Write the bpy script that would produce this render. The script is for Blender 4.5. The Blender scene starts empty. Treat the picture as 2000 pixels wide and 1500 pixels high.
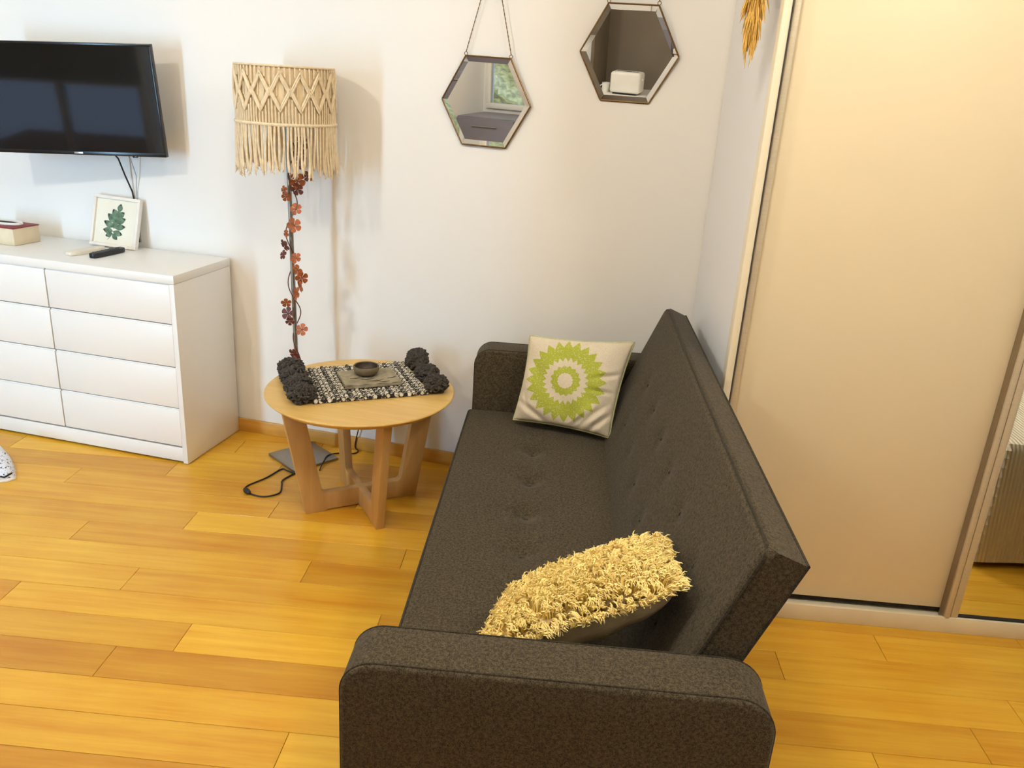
import bpy, bmesh, math, random
from mathutils import Vector, Matrix
from math import sin, cos, pi, radians, sqrt, exp, atan2
random.seed(7)
SC = bpy.context.scene
COL = SC.collection

# ------------------------------------------------------------------ camera
YAW, PIT, ROL, FPX, DIST, CH = -0.2267, 0.3508, 0.0639, 1618.4, 3.1546, 1.6
fw = Vector((sin(YAW) * cos(PIT), cos(YAW) * cos(PIT), -sin(PIT)))
r0 = Vector((cos(YAW), -sin(YAW), 0)); u0 = r0.cross(fw)
rt = cos(ROL) * r0 + sin(ROL) * u0
up = -sin(ROL) * r0 + cos(ROL) * u0
cd = bpy.data.cameras.new('camera'); cam = bpy.data.objects.new('camera', cd); COL.objects.link(cam)
cd.sensor_fit = 'HORIZONTAL'; cd.sensor_width = 36.0; cd.lens = FPX / 2000 * 36.0
cd.clip_start = 0.05
cam.matrix_world = Matrix(((rt.x, up.x, -fw.x, 0), (rt.y, up.y, -fw.y, -DIST), (rt.z, up.z, -fw.z, CH), (0, 0, 0, 1)))
SC.camera = cam

# ------------------------------------------------------------------ world, light, exposure
TH = 0.18                                        # closet, sofa and floorboards stand at this angle to the back wall
U = Vector((cos(TH), sin(TH), 0)); V = Vector((-sin(TH), cos(TH), 0))
def uv(u, v, z=0.0): return U * u + V * v + Vector((0, 0, z))
w = bpy.data.worlds.new('world'); SC.world = w; w.use_nodes = True
w.node_tree.nodes['Background'].inputs[0].default_value = (0.50, 0.66, 0.95, 1)
w.node_tree.nodes['Background'].inputs[1].default_value = 1.6
LAMP_COL = (1.0, 0.95, 0.83)
LAMP_MAIN = (-2.42, -2.55, 2.74); LAMP_POWER = 57.0
GLOBES = [((-0.55, -2.05, 2.72), 44.0), ((1.10, -2.05, 2.72), 54.0), ((-3.95, -1.9, 2.72), 6.0), ((-1.71, -4.58, 2.72), 14.0)]  # wardrobe globe follows faint shadows; the other three are added ambient fill
W3 = (-3.95, -3.5, 0.10, 2.15)  # narrow window added to bring blue daylight onto the drawers
WIN_U0, WIN_U1, WIN_Z0, WIN_Z1, WALL_F, WALL_W, JOG = -5.5, -4.05, 0.06, 2.15, -4.9, -3.3, -3.4
ad = bpy.data.lights.new('daylight', 'AREA'); ad.shape = 'RECTANGLE'
ad.size = W3[1] - W3[0]; ad.size_y = W3[3] - W3[2]; ad.energy = 140; ad.color = (0.38, 0.68, 1.0)
ao = bpy.data.objects.new('daylight', ad); COL.objects.link(ao)
ao.location = uv((W3[0] + W3[1]) / 2, WALL_W - 0.16, (W3[2] + W3[3]) / 2)
ao.rotation_euler = (radians(90), 0, TH)     # shines into the room, along +V
SC.view_settings.view_transform = 'Standard'; SC.view_settings.look = 'None'
SC.view_settings.gamma = 1.0; SC.view_settings.use_curve_mapping = False
SC.view_settings.exposure = 0.04
SC.cycles.caustics_reflective = False; SC.cycles.caustics_refractive = False
SC.cycles.max_bounces = 6; SC.cycles.adaptive_threshold = 0.03

# ------------------------------------------------------------------ materials
def lin(c):
    return tuple(((x / 255) / 12.92 if x / 255 <= 0.04045 else ((x / 255 + 0.055) / 1.055) ** 2.4) for x in c)
class NT:
    def __init__(s, name):
        s.m = bpy.data.materials.new(name); s.m.use_nodes = True
        s.t = s.m.node_tree; s.b = s.t.nodes['Principled BSDF']
    def n(s, typ, **kw):
        nd = s.t.nodes.new(typ)
        for k, v in kw.items(): setattr(nd, k, v)
        return nd
    def l(s, a, b): s.t.links.new(a, b)
    def math(s, op, a, b=None, c=None, clamp=False):
        nd = s.n('ShaderNodeMath', operation=op); nd.use_clamp = clamp
        for i, x in enumerate((a, b, c)):
            if x is None: continue
            if isinstance(x, (int, float)): nd.inputs[i].default_value = x
            else: s.l(x, nd.inputs[i])
        return nd.outputs[0]
    def mix(s, f, a, b, bt='MIX'):
        nd = s.n('ShaderNodeMix', data_type='RGBA', blend_type=bt)
        for i, x in ((0, f), (6, a), (7, b)):
            if isinstance(x, (int, float)): nd.inputs[i].default_value = x
            elif isinstance(x, tuple): nd.inputs[i].default_value = (*x[:3], 1)
            else: s.l(x, nd.inputs[i])
        return nd.outputs[2]
    def coords(s, scale=(1, 1, 1), kind='Object'):
        tc = s.n('ShaderNodeTexCoord'); mp = s.n('ShaderNodeMapping'); mp.inputs['Scale'].default_value = scale
        s.l(tc.outputs[kind], mp.inputs['Vector']); return mp.outputs[0]
    def noise(s, vec, scale, detail=2.0, rough=0.5):
        nd = s.n('ShaderNodeTexNoise'); nd.inputs['Scale'].default_value = scale
        nd.inputs['Detail'].default_value = detail; nd.inputs['Roughness'].default_value = rough
        s.l(vec, nd.inputs['Vector']); return nd.outputs['Fac']
    def remap(s, x, a, b, c=0.0, d=1.0):
        nd = s.n('ShaderNodeMapRange'); nd.inputs[1].default_value = a; nd.inputs[2].default_value = b
        nd.inputs[3].default_value = c; nd.inputs[4].default_value = d
        s.l(x, nd.inputs[0]); return nd.outputs[0]
    def bump(s, h, strength=0.2, dist=0.002):
        nd = s.n('ShaderNodeBump'); nd.inputs['Strength'].default_value = strength; nd.inputs['Distance'].default_value = dist
        s.l(h, nd.inputs['Height']); s.l(nd.outputs[0], s.b.inputs['Normal'])
    def set(s, **kw):
        for k, v in kw.items(): s.b.inputs[k].default_value = v
        return s
def plain(name, col, rough=0.5, var=0.05, scale=8.0, metal=0.0, bump=0.0, bscale=200.0, aniso=(1, 1, 1), spec=0.5, sheen=0.0):
    m = NT(name); v = m.coords(aniso); f = m.noise(v, scale, 1)
    c = lin(col); a = tuple(x * (1 - var) for x in c); b = tuple(min(1, x * (1 + var)) for x in c)
    m.l(m.mix(m.remap(f, 0.3, 0.7), a, b), m.b.inputs['Base Color'])
    m.set(Roughness=rough, Metallic=metal); m.b.inputs['Specular IOR Level'].default_value = spec
    if sheen: m.b.inputs['Sheen Weight'].default_value = sheen
    if bump: m.bump(m.noise(v, bscale, 2), bump)
    return m.m
def glow(name, col, strength):
    m = NT(name); m.set(Roughness=0.4); m.b.inputs['Base Color'].default_value = (*col, 1)
    m.b.inputs['Emission Color'].default_value = (*col, 1); m.b.inputs['Emission Strength'].default_value = strength
    return m.m
def wood(name, light, dark, scale=(2, 30, 30), rough=0.4, objcol=False, coat=0.0):
    m = NT(name); tc = m.n('ShaderNodeTexCoord'); oi = m.n('ShaderNodeObjectInfo')
    off = m.n('ShaderNodeVectorMath', operation='MULTIPLY_ADD')
    comb = m.n('ShaderNodeCombineXYZ')
    for i in range(3): m.l(m.math('MULTIPLY', oi.outputs['Random'], 37.0 + 11 * i), comb.inputs[i])
    add = m.n('ShaderNodeVectorMath', operation='ADD'); m.l(tc.outputs['Object'], add.inputs[0]); m.l(comb.outputs[0], add.inputs[1])
    mp = m.n('ShaderNodeMapping'); mp.inputs['Scale'].default_value = scale; m.l(add.outputs[0], mp.inputs['Vector'])
    g1 = m.noise(mp.outputs[0], 1.0, 5, 0.6); g2 = m.noise(mp.outputs[0], 5.0, 3, 0.6)
    big = m.noise(add.outputs[0], 3.0, 2)
    f = m.math('ADD', m.math('MULTIPLY', m.remap(g1, 0.3, 0.72), 0.65), m.math('MULTIPLY', m.remap(big, 0.3, 0.7), 0.35))
    f = m.math('ADD', f, m.math('MULTIPLY', m.math('SUBTRACT', g2, 0.5), 0.35), clamp=True)
    c = m.mix(f, lin(light), lin(dark))
    if objcol: c = m.mix(1.0, c, oi.outputs['Color'], 'MULTIPLY')
    m.l(c, m.b.inputs['Base Color']); m.set(Roughness=rough)
    if coat: m.set(**{'Coat Weight': coat, 'Coat Roughness': 0.12})
    m.bump(g2, 0.06, 0.001)
    return m.m
def heather(name, ca, cb, scale=420.0, bump=0.5):
    m = NT(name); v = m.coords((1, 1, 1)); f = m.noise(v, scale, 2, 0.7); g = m.noise(v, scale * 0.35, 2)
    h = m.math('ADD', m.math('MULTIPLY', f, 0.65), m.math('MULTIPLY', g, 0.35))
    m.l(m.mix(m.remap(h, 0.40, 0.62), lin(ca), lin(cb)), m.b.inputs['Base Color'])
    m.set(Roughness=0.95); m.b.inputs['Specular IOR Level'].default_value = 0.15
    m.b.inputs['Sheen Weight'].default_value = 0.08
    m.bump(h, bump, 0.0015); return m.m

M = {}
M['wall'] = plain('wall_paint', (240, 237, 232), 0.75, 0.012, 1.5, spec=0.25)
M['wall_side'] = plain('return_wall_paint', (236, 236, 238), 0.7, 0.012, 1.5, spec=0.25)
M['ceiling'] = plain('ceiling_paint', (240, 238, 234), 0.85, 0.01, 1.5, spec=0.2)
M['board'] = wood('floorboard_wood', (232, 186, 60), (206, 138, 16), (1.6, 26, 26), 0.42, True, 0.12)
M['subfloor'] = wood('subfloor_wood', (190, 128, 50), (150, 92, 28), (1.6, 26, 26), 0.45)
M['skirting'] = wood('skirting_wood', (222, 172, 84), (196, 138, 50), (2, 30, 30), 0.4)
M['white_lam'] = plain('white_laminate', (240, 238, 234), 0.38, 0.012, 2.0)
M['black_gloss'] = plain('black_plastic', (12, 12, 14), 0.25, 0.1, 20)
M['screen'] = plain('screen_glass', (6, 7, 9), 0.05, 0.05, 3, spec=0.65)
M['badge'] = plain('silver_badge', (190, 190, 195), 0.3, 0.03, 20, metal=0.8)
M['dark_metal'] = plain('dark_metal', (60, 58, 56), 0.4, 0.06, 30, metal=0.7)
M['steel'] = plain('brushed_steel', (150, 146, 138), 0.36, 0.05, 40, metal=0.85, aniso=(1, 12, 1))
M['alu'] = plain('aluminium_profile', (206, 194, 170), 0.4, 0.04, 30, metal=0.25, aniso=(1, 1, 8))
M['track'] = plain('cream_track', (226, 214, 186), 0.4, 0.03, 10)
M['gap'] = plain('dark_gap', (28, 24, 20), 0.8, 0.1, 20)
M['groove'] = plain('bronze_groove', (138, 118, 90), 0.5, 0.05, 20, metal=0.1)
M['closet'] = plain('beige_door_laminate', (234, 218, 184), 0.42, 0.012, 1.2)
M['closet_trim'] = plain('cream_trim', (242, 232, 205), 0.45, 0.012, 3)
mm = NT('mirror_glass'); mm.set(Roughness=0.0, Metallic=1.0)
mm.l(mm.mix(mm.noise(mm.coords(), 2.0), (0.86, 0.88, 0.87), (0.90, 0.91, 0.90)), mm.b.inputs['Base Color']); M['mirror'] = mm.m
M['brass'] = plain('aged_brass', (120, 92, 58), 0.4, 0.12, 60, metal=0.8)
M['cotton'] = plain('cotton_cord', (232, 212, 178), 0.9, 0.08, 60, bump=0.4, bscale=500, spec=0.15)
M['liner'] = plain('shade_liner', (226, 204, 166), 0.9, 0.05, 40, bump=0.2, bscale=400, spec=0.1)
M['copper'] = plain('copper_flower_lit', (156, 82, 38), 0.5, 0.35, 60, metal=0.1)  # flower tone where lamplight falls, put into the colour
M['copper_shaded'] = plain('copper_flower_shaded', (92, 40, 26), 0.55, 0.3, 60)  # darker copper painted for flowers in shade; the vine wire shares it
M['cable'] = plain('black_cable', (20, 18, 18), 0.5, 0.1, 50)
M['grey_cable'] = plain('grey_cable', (150, 150, 152), 0.5, 0.05, 50)
M['oak'] = wood('oak_veneer', (226, 190, 116), (208, 166, 90), (3, 40, 40), 0.42)
M['oak_leg'] = wood('oak_leg_veneer', (206, 166, 106), (182, 140, 82), (30, 30, 3), 0.45)
M['tassel'] = plain('charcoal_yarn', (76, 70, 65), 0.95, 0.25, 120, bump=0.6, bscale=300, spec=0.1)
M['slab'] = plain('grey_stone_slab', (150, 138, 112), 0.8, 0.22, 40, bump=0.4, bscale=60)
M['bowl'] = plain('stoneware_bowl', (112, 98, 74), 0.6, 0.2, 60, bump=0.3, bscale=80)
M['bowl_in'] = plain('dark_bowl_glaze', (66, 52, 40), 0.5, 0.2, 60)
M['paper'] = plain('print_paper', (236, 230, 212), 0.7, 0.02, 10)
M['frame'] = plain('pale_frame', (236, 228, 218), 0.5, 0.03, 20)
M['leaf'] = plain('printed_leaf_green', (96, 122, 98), 0.7, 0.45, 45)
M['leaf_dark'] = plain('printed_leaf_dark', (44, 62, 48), 0.7, 0.3, 60)
M['rem_white'] = plain('cream_plastic', (232, 224, 206), 0.4, 0.03, 20)
M['rem_black'] = plain('remote_black', (24, 20, 22), 0.4, 0.1, 20)
M['rem_btn'] = plain('remote_buttons', (150, 148, 150), 0.5, 0.05, 20)
M['box_side'] = plain('cream_card', (222, 204, 172), 0.6, 0.05, 20)
M['box_top'] = plain('dark_red_card', (128, 34, 40), 0.55, 0.12, 30)
M['white'] = plain('white_gloss', (238, 234, 226), 0.4, 0.02, 10)
M['sofa'] = heather('sofa_fabric', (44, 38, 28), (92, 81, 62))
M['sofa_pipe'] = heather('sofa_piping', (36, 31, 23), (66, 59, 46))
M['sofa_leg'] = plain('black_sofa_leg', (30, 26, 22), 0.4, 0.1, 20)
M['button'] = heather('sofa_button', (44, 40, 36), (72, 66, 60))
M['linen_back'] = plain('cream_lining', (226, 208, 172), 0.85, 0.05, 30, bump=0.2, bscale=300, spec=0.15)
M['fleece'] = plain('sheepskin', (255, 228, 152), 0.9, 0.05, 25, spec=0.15)
M['fleece_base'] = plain('sheepskin_hide', (226, 192, 128), 0.95, 0.12, 40, spec=0.1)
M['green_pipe'] = plain('green_piping', (188, 194, 142), 0.85, 0.08, 40, spec=0.15)
M['pampas'] = plain('golden_pampas', (218, 176, 92), 0.8, 0.2, 60, spec=0.2)
M['pampas_stem'] = plain('dry_stem', (176, 130, 66), 0.8, 0.1, 40)
M['bedspread'] = plain('white_bedspread', (236, 226, 204), 0.9, 0.03, 10, spec=0.15)
M['kitchen_dark'] = plain('taupe_panel', (112, 100, 84), 0.55, 0.06, 4)
M['kitchen_grey'] = plain('grey_tile', (122, 118, 128), 0.4, 0.05, 6)
bm_ = NT('cream_blind'); tl = bm_.n('ShaderNodeBsdfTranslucent'); tl.inputs[0].default_value = (0.72, 0.70, 0.64, 1)
mx_ = bm_.n('ShaderNodeMixShader'); mx_.inputs[0].default_value = 0.7
bm_.l(bm_.mix(bm_.noise(bm_.coords(), 8.0), lin((222, 212, 190)), lin((232, 222, 200))), bm_.b.inputs['Base Color'])
bm_.l(bm_.b.outputs[0], mx_.inputs[1]); bm_.l(tl.outputs[0], mx_.inputs[2]); bm_.l(mx_.outputs[0], bm_.t.nodes['Material Output'].inputs[0]); M['blind'] = bm_.m
M['hedge'] = plain('hedge_leaves', (224, 214, 156), 0.8, 0.35, 14)
M['bulb'] = glow('lamp_bulb', LAMP_COL, LAMP_POWER / (pi * 4 * pi * 0.05 ** 2))
GR = 0.13
for gi, (gp, gw) in enumerate(GLOBES): M['globe%d' % gi] = glow('opal_globe_%d' % gi, LAMP_COL, gw / (pi * 4 * pi * GR ** 2))
g = NT('window_glass'); tr = g.n('ShaderNodeBsdfTransparent'); gl = g.n('ShaderNodeBsdfGlossy'); gl.inputs['Roughness'].default_value = 0.02
fr = g.n('ShaderNodeFresnel'); mx = g.n('ShaderNodeMixShader')
g.l(fr.outputs[0], mx.inputs[0]); g.l(tr.outputs[0], mx.inputs[1]); g.l(gl.outputs[0], mx.inputs[2])
g.l(mx.outputs[0], g.t.nodes['Material Output'].inputs[0]); M['glass'] = g.m

# woven cord: dark and light stitches alternate along each row
def weave(name, lo, hi):
    m = NT(name); tc = m.n('ShaderNodeTexCoord'); sp = m.n('ShaderNodeSeparateXYZ'); m.l(tc.outputs['Object'], sp.inputs[0])
    col = m.math('FLOOR', m.math('MULTIPLY', sp.outputs[0], 61.3))
    ph = m.math('MULTIPLY', col, 2.4); nz = m.noise(tc.outputs['Object'], 120, 1)
    w_ = m.math('ADD', m.math('SINE', m.math('ADD', m.math('MULTIPLY', sp.outputs[1], 420.0), ph)), m.math('MULTIPLY', m.math('SUBTRACT', nz, 0.5), 3.0))
    m.l(m.mix(m.remap(w_, lo, hi), lin((46, 42, 38)), lin((228, 218, 198))), m.b.inputs['Base Color'])
    m.set(Roughness=0.95); m.bump(w_, 0.4, 0.002); return m.m
M['weave'] = weave('woven_cord', -0.5, 0.1); M['weave_dark'] = weave('woven_cord_dark', 0.5, 1.1)
# speckled slipper
m = NT('speckled_fabric'); v = m.coords(); f = m.noise(v, 110, 1)
m.l(m.mix(m.remap(f, 0.60, 0.66), lin((226, 226, 232)), lin((60, 60, 74))), m.b.inputs['Base Color']); m.set(Roughness=0.9); M['speckle'] = m.m
# embroidered sun on the linen cushion (flat embroidery: a pattern of the cloth)
m = NT('linen_sun_print'); tc = m.n('ShaderNodeTexCoord'); sp = m.n('ShaderNodeSeparateXYZ'); m.l(tc.outputs['Object'], sp.inputs[0])
x = m.math('ADD', sp.outputs[0], 0.012); y = m.math('SUBTRACT', sp.outputs[1], 0.004)
rr = m.math('SQRT', m.math('ADD', m.math('MULTIPLY', x, x), m.math('MULTIPLY', y, y))); an = m.math('ARCTAN2', y, x)
tri = lambda k, ph: m.math('PINGPONG', m.math('ADD', m.math('MULTIPLY', an, k / (2 * pi)), ph), 0.5)
t24, t24b, t18 = tri(24, 10.0), tri(24, 10.25), tri(16, 10.0)
def band(lo, hi): return m.math('MULTIPLY', m.math('GREATER_THAN', rr, lo), m.math('LESS_THAN', rr, hi))
b1 = band(m.math('ADD', m.math('MULTIPLY', t24, 0.030), 0.070), m.math('ADD', m.math('MULTIPLY', t24b, 0.052), 0.122))
b2 = band(m.math('ADD', m.math('MULTIPLY', t18, 0.006), 0.026), m.math('ADD', m.math('MULTIPLY', t18, 0.016), 0.048))
nz = m.noise(tc.outputs['Object'], 260, 2); fl = m.noise(tc.outputs['Object'], 500, 2)
pat = m.math('MULTIPLY', m.math('ADD', b1, b2, clamp=True), m.remap(nz, 0.30, 0.42))
linen = m.mix(m.remap(fl, 0.35, 0.65), lin((206, 192, 168)), lin((228, 216, 194)))
front = m.math('GREATER_THAN', sp.outputs[2], 0.0)
m.l(m.mix(m.math('MULTIPLY', pat, front), linen, lin((172, 178, 62))), m.b.inputs['Base Color'])
m.set(Roughness=0.95); m.b.inputs['Specular IOR Level'].default_value = 0.15
m.bump(m.math('ADD', fl, pat), 0.4, 0.0015); M['sun'] = m.m
# ribbed bedspread relief
m = NT('ribbed_bedspread'); v = m.coords((1, 1, 1)); wv = m.n('ShaderNodeTexWave', wave_type='BANDS', bands_direction='X')
wv.inputs['Scale'].default_value = 22.0; m.l(v, wv.inputs['Vector'])
m.b.inputs['Base Color'].default_value = (*lin((238, 228, 206)), 1); m.set(Roughness=0.9); m.bump(wv.outputs['Fac'], 0.8, 0.006); M['ribbed'] = m.m

# ------------------------------------------------------------------ mesh helpers
class G:
    def __init__(s): s.v = []; s.f = []
    def add(s, vs, fs):
        o = len(s.v); s.v += [tuple(p) for p in vs]; s.f += [tuple(i + o for i in f) for f in fs]; return s
    def box(s, x0, x1, y0, y1, z0, z1):
        return s.add([(x0, y0, z0), (x1, y0, z0), (x1, y1, z0), (x0, y1, z0), (x0, y0, z1), (x1, y0, z1), (x1, y1, z1), (x0, y1, z1)],
                     [(0, 3, 2, 1), (4, 5, 6, 7), (0, 1, 5, 4), (1, 2, 6, 5), (2, 3, 7, 6), (3, 0, 4, 7)])
    def tube(s, pts, r, n=8, closed=False):
        pts = [Vector(p) for p in pts]; k = len(pts); rs = r if isinstance(r, (list, tuple)) else [r] * k
        vs = []; prev = None
        for i, p in enumerate(pts):
            a = pts[(i - 1) % k] if (closed or i > 0) else p; b = pts[(i + 1) % k] if (closed or i < k - 1) else p
            t = (b - a)
            t = t.normalized() if t.length > 1e-9 else Vector((0, 0, 1))
            if prev is None:
                ref = Vector((0, 0, 1)) if abs(t.z) < 0.9 else Vector((1, 0, 0)); e1 = t.cross(ref).normalized()
            else:
                e1 = prev - t * prev.dot(t)
                e1 = e1.normalized() if e1.length > 1e-6 else t.orthogonal().normalized()
            prev = e1; e2 = t.cross(e1)
            vs += [p + (e1 * cos(2 * pi * j / n) + e2 * sin(2 * pi * j / n)) * rs[i] for j in range(n)]
        fs = []
        for i in range(k if closed else k - 1):
            a, b = i * n, ((i + 1) % k) * n
            fs += [(a + j, a + (j + 1) % n, b + (j + 1) % n, b + j) for j in range(n)]
        if not closed: fs += [tuple(range(n))[::-1], tuple((k - 1) * n + j for j in range(n))]
        return s.add(vs, fs)
    def lathe(s, prof, n=32, c=(0, 0, 0), cap=True):
        vs = [(c[0] + r * cos(2 * pi * j / n), c[1] + r * sin(2 * pi * j / n), c[2] + z) for r, z in prof for j in range(n)]
        fs = [(i * n + j, i * n + (j + 1) % n, (i + 1) * n + (j + 1) % n, (i + 1) * n + j) for i in range(len(prof) - 1) for j in range(n)]
        if cap: fs += [tuple(range(n))[::-1], tuple((len(prof) - 1) * n + j for j in range(n))]
        return s.add(vs, fs)
    def prism(s, poly, fn, t0, t1):
        n = len(poly); vs = [fn(a, b, t0) for a, b in poly] + [fn(a, b, t1) for a, b in poly]
        return s.add(vs, [tuple(range(n))[::-1], tuple(range(n, 2 * n))] + [(i, (i + 1) % n, n + (i + 1) % n, n + i) for i in range(n)])
    def grid(s, fn, nu, nv, flip=False):
        vs = [fn(i / nu, j / nv) for j in range(nv + 1) for i in range(nu + 1)]; k = nu + 1
        fs = [(j * k + i, j * k + i + 1, (j + 1) * k + i + 1, (j + 1) * k + i) for j in range(nv) for i in range(nu)]
        return s.add(vs, [f[::-1] for f in fs] if flip else fs)
    def sphere(s, c, r, n=12, k=8, sc=(1, 1, 1)):
        prof = [(max(1e-4, r * sin(pi * i / k)), -r * cos(pi * i / k)) for i in range(k + 1)]
        vs = [(c[0] + a * cos(2 * pi * j / n) * sc[0], c[1] + a * sin(2 * pi * j / n) * sc[1], c[2] + z * sc[2]) for a, z in prof for j in range(n)]
        return s.add(vs, [(i * n + j, i * n + (j + 1) % n, (i + 1) * n + (j + 1) % n, (i + 1) * n + j) for i in range(k) for j in range(n)])
def build(name, g, mat, parent=None, bevel=0.0, seg=2, caps_only=False, smooth=True, merge=False, matrix=None):
    me = bpy.data.meshes.new(name); me.from_pydata(g.v, [], g.f)
    bm = bmesh.new(); bm.from_mesh(me)
    if merge: bmesh.ops.remove_doubles(bm, verts=bm.verts, dist=1e-5)
    bmesh.ops.recalc_face_normals(bm, faces=bm.faces)
    if bevel:
        if caps_only: ed = [e for e in bm.edges if any(len(f.verts) > 4 for f in e.link_faces)]
        else: ed = [e for e in bm.edges if len(e.link_faces) == 2 and e.calc_face_angle() > 0.5]
        bmesh.ops.bevel(bm, geom=ed, offset=bevel, segments=seg, profile=0.5, affect='EDGES', clamp_overlap=True)
    bm.to_mesh(me); bm.free()
    if smooth:
        me.polygons.foreach_set('use_smooth', [True] * len(me.polygons)); me.set_sharp_from_angle(angle=radians(42))
    if mat: me.materials.append(M[mat] if isinstance(mat, str) else mat)
    o = bpy.data.objects.new(name, me); COL.objects.link(o)
    if matrix is not None: o.matrix_basis = matrix
    if parent: o.parent = parent
    return o
def tag(o, label=None, cat=None, group=None, kind=None):
    for k, x in (('label', label), ('category', cat), ('group', group), ('kind', kind)):
        if x: o[k] = x
    return o
def thing(name, label, cat, loc=(0, 0, 0), rz=0.0, group=None):
    o = bpy.data.objects.new(name, None); COL.objects.link(o); o.location = loc; o.rotation_euler = (0, 0, rz)
    o.empty_display_size = 0.05
    return tag(o, label, cat, group)
def struct(name, g, mat, **kw):
    o = build(name, g, mat, **kw); o['kind'] = 'structure'; return o
def part(o, label): o['label'] = label; return o
def rotz(a, loc=(0, 0, 0)): return Matrix.Translation(loc) @ Matrix.Rotation(a, 4, 'Z')
RM = rotz(TH)                                     # room frame: x = u, y = v

# ------------------------------------------------------------------ the room
CEIL = 2.95; UL, UR = -6.2, 3.3
floor = struct('floor', G().box(UL, UR, WALL_F, 1.25, -0.06, -0.006), 'subfloor', matrix=RM, smooth=False)
BW = 0.1305; BL = 1.17
known = {}                                        # a joint seen in the photograph fixes the run of its row
for vv, uu in [(.148, -1.908), (.043, -2.841), (-.072, -2.097), (-.203, -2.446), (-.322, -1.576), (-.467, -1.846), (-.595, -2.194), (-.733, -1.331),
               (-.861, -1.875), (-.983, -2.198), (-1.129, -1.581), (-1.265, -1.746), (-1.40, 0.669), (-1.514, -1.155)]:
    known[int(math.floor((-0.802 - vv) / BW))] = uu
seen = {0: [-3.05, -1.875, -.67, .537, 1.75], 1: [-3.4, -2.198, -1.03, .195, 1.4], 2: [-2.75, -1.581, -.37, .833, 1.9], 3: [-2.95, -1.746, -.54, .669, 1.8],
        4: [-3.4, -2.3, -.62, .359, 1.5], 5: [-3.5, -2.3, -1.155, 0.0, 1.2]}
tone = {-6: {-2.1: .94}, -5: {-2.45: .92}, -4: {-1.576: .92, -2.75: .97}, -3: {-1.846: 1.12, -3.02: .9}, -2: {-2.194: .93, -3.36: 1.0}, -1: {-1.331: .84, -2.5: 1.02},
        0: {-1.875: .97, -3.05: 1.04}, 1: {-2.198: 1.07, -3.4: .9, -1.03: .9}, 2: {-1.581: 1.2, -2.75: .92}, 3: {-1.746: .84, -2.95: .80}, 4: {-2.3: 1.06}, 5: {-2.3: .97, -1.155: 1.08}}
rb = random.Random(3)
for k in range(-10, 13):
    v1 = -0.802 - BW * k; v0 = v1 - BW
    if k in seen: J = [seen[k][0] - 1.15] + seen[k]
    else:
        a = known.get(k, rb.uniform(-2.2, -1.1))
        while a > -4.4: a -= BL
        J = [a + BL * n_ for n_ in range(7)]
    for a, b in zip(J[:-1], J[1:]):
        g = G().box(-(b - a) / 2 + .0007, (b - a) / 2 - .0007, -BW / 2 + .0007, BW / 2 - .0007, -0.010, 0.0)
        o = build('floorboard', g, 'board', floor, bevel=0.0007, seg=1, smooth=False)
        o.location = ((a + b) / 2, (v0 + v1) / 2, 0)
        t = rb.choice([0.82, 0.88, 0.94, 1.0, 1.04, 1.08]); 
        for u_, tt in tone.get(k, {}).items():
            if abs(u_ - a) < .06: t = tt
        o.color = (t, t * (1 + (t - 1) * .45), t * (1 + (t - 1) * .9), 1)
cw = Vector((-0.0355, 0, 0))
def wbox(a, b, th, z0, z1, side=1):               # wall slab from a to b, thickness to one side
    a, b = Vector(a), Vector(b); d = (b - a).normalized(); n = Vector((-d.y, d.x, 0)) * th * side
    g = G(); P = [a, b, b + n, a + n]
    g.add([(p.x, p.y, z) for z in (z0, z1) for p in P], [(0, 1, 2, 3), (4, 5, 6, 7), (0, 1, 5, 4), (1, 2, 6, 5), (2, 3, 7, 6), (3, 0, 4, 7)]); return g
XL = -6.6
struct('wall_back', wbox((XL, 0, 0), (0.05, 0, 0), 0.12, -0.01, CEIL), 'wall', smooth=False)
struct('baseboard_back', wbox((XL, -0.012, 0), (-0.05, -0.012, 0), 0.012, 0.0, 0.062), 'skirting', bevel=0.003)
ret = struct('wall_return', G().box(-0.038, -0.02, -0.735, 0.0, 0.0, CEIL), 'wall_side', matrix=RM, smooth=False)
struct('wall_closet', G().box(-0.02, UR, -0.12, 0.0, 0.0, CEIL), 'wall', matrix=RM, smooth=False)
struct('wall_left', G().box(UL, UL + 0.1, WALL_W, 1.25, 0, CEIL), 'wall', matrix=RM, smooth=False)
struct('wall_right', G().box(UR - 0.1, UR, WALL_F, 0, 0, CEIL), 'wall', matrix=RM, smooth=False)
W2 = (-3.36, -2.62, 1.02, 2.1)
struct('wall_front', G().box(JOG, W2[0], WALL_F - .12, WALL_F, 0, CEIL).box(W2[1], UR, WALL_F - .12, WALL_F, 0, CEIL)
       .box(W2[0], W2[1], WALL_F - .12, WALL_F, 0, W2[2]).box(W2[0], W2[1], WALL_F - .12, WALL_F, W2[3], CEIL), 'wall', matrix=RM, smooth=False)
struct('wall_jog', G().box(JOG - .12, JOG, WALL_F - .12, WALL_W - .12, 0, CEIL), 'wall', matrix=RM, smooth=False)
struct('wall_window', G().box(UL, WIN_U0, WALL_W - .12, WALL_W, 0, CEIL).box(WIN_U1, W3[0], WALL_W - .12, WALL_W, 0, CEIL).box(W3[1], JOG, WALL_W - .12, WALL_W, 0, CEIL)
       .box(W3[0], W3[1], WALL_W - .12, WALL_W, 0, W3[2]).box(W3[0], W3[1], WALL_W - .12, WALL_W, W3[3], CEIL)
       .box(WIN_U0, WIN_U1, WALL_W - .12, WALL_W, 0, WIN_Z0).box(WIN_U0, WIN_U1, WALL_W - .12, WALL_W, WIN_Z1, CEIL), 'wall', matrix=RM, smooth=False)
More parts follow.
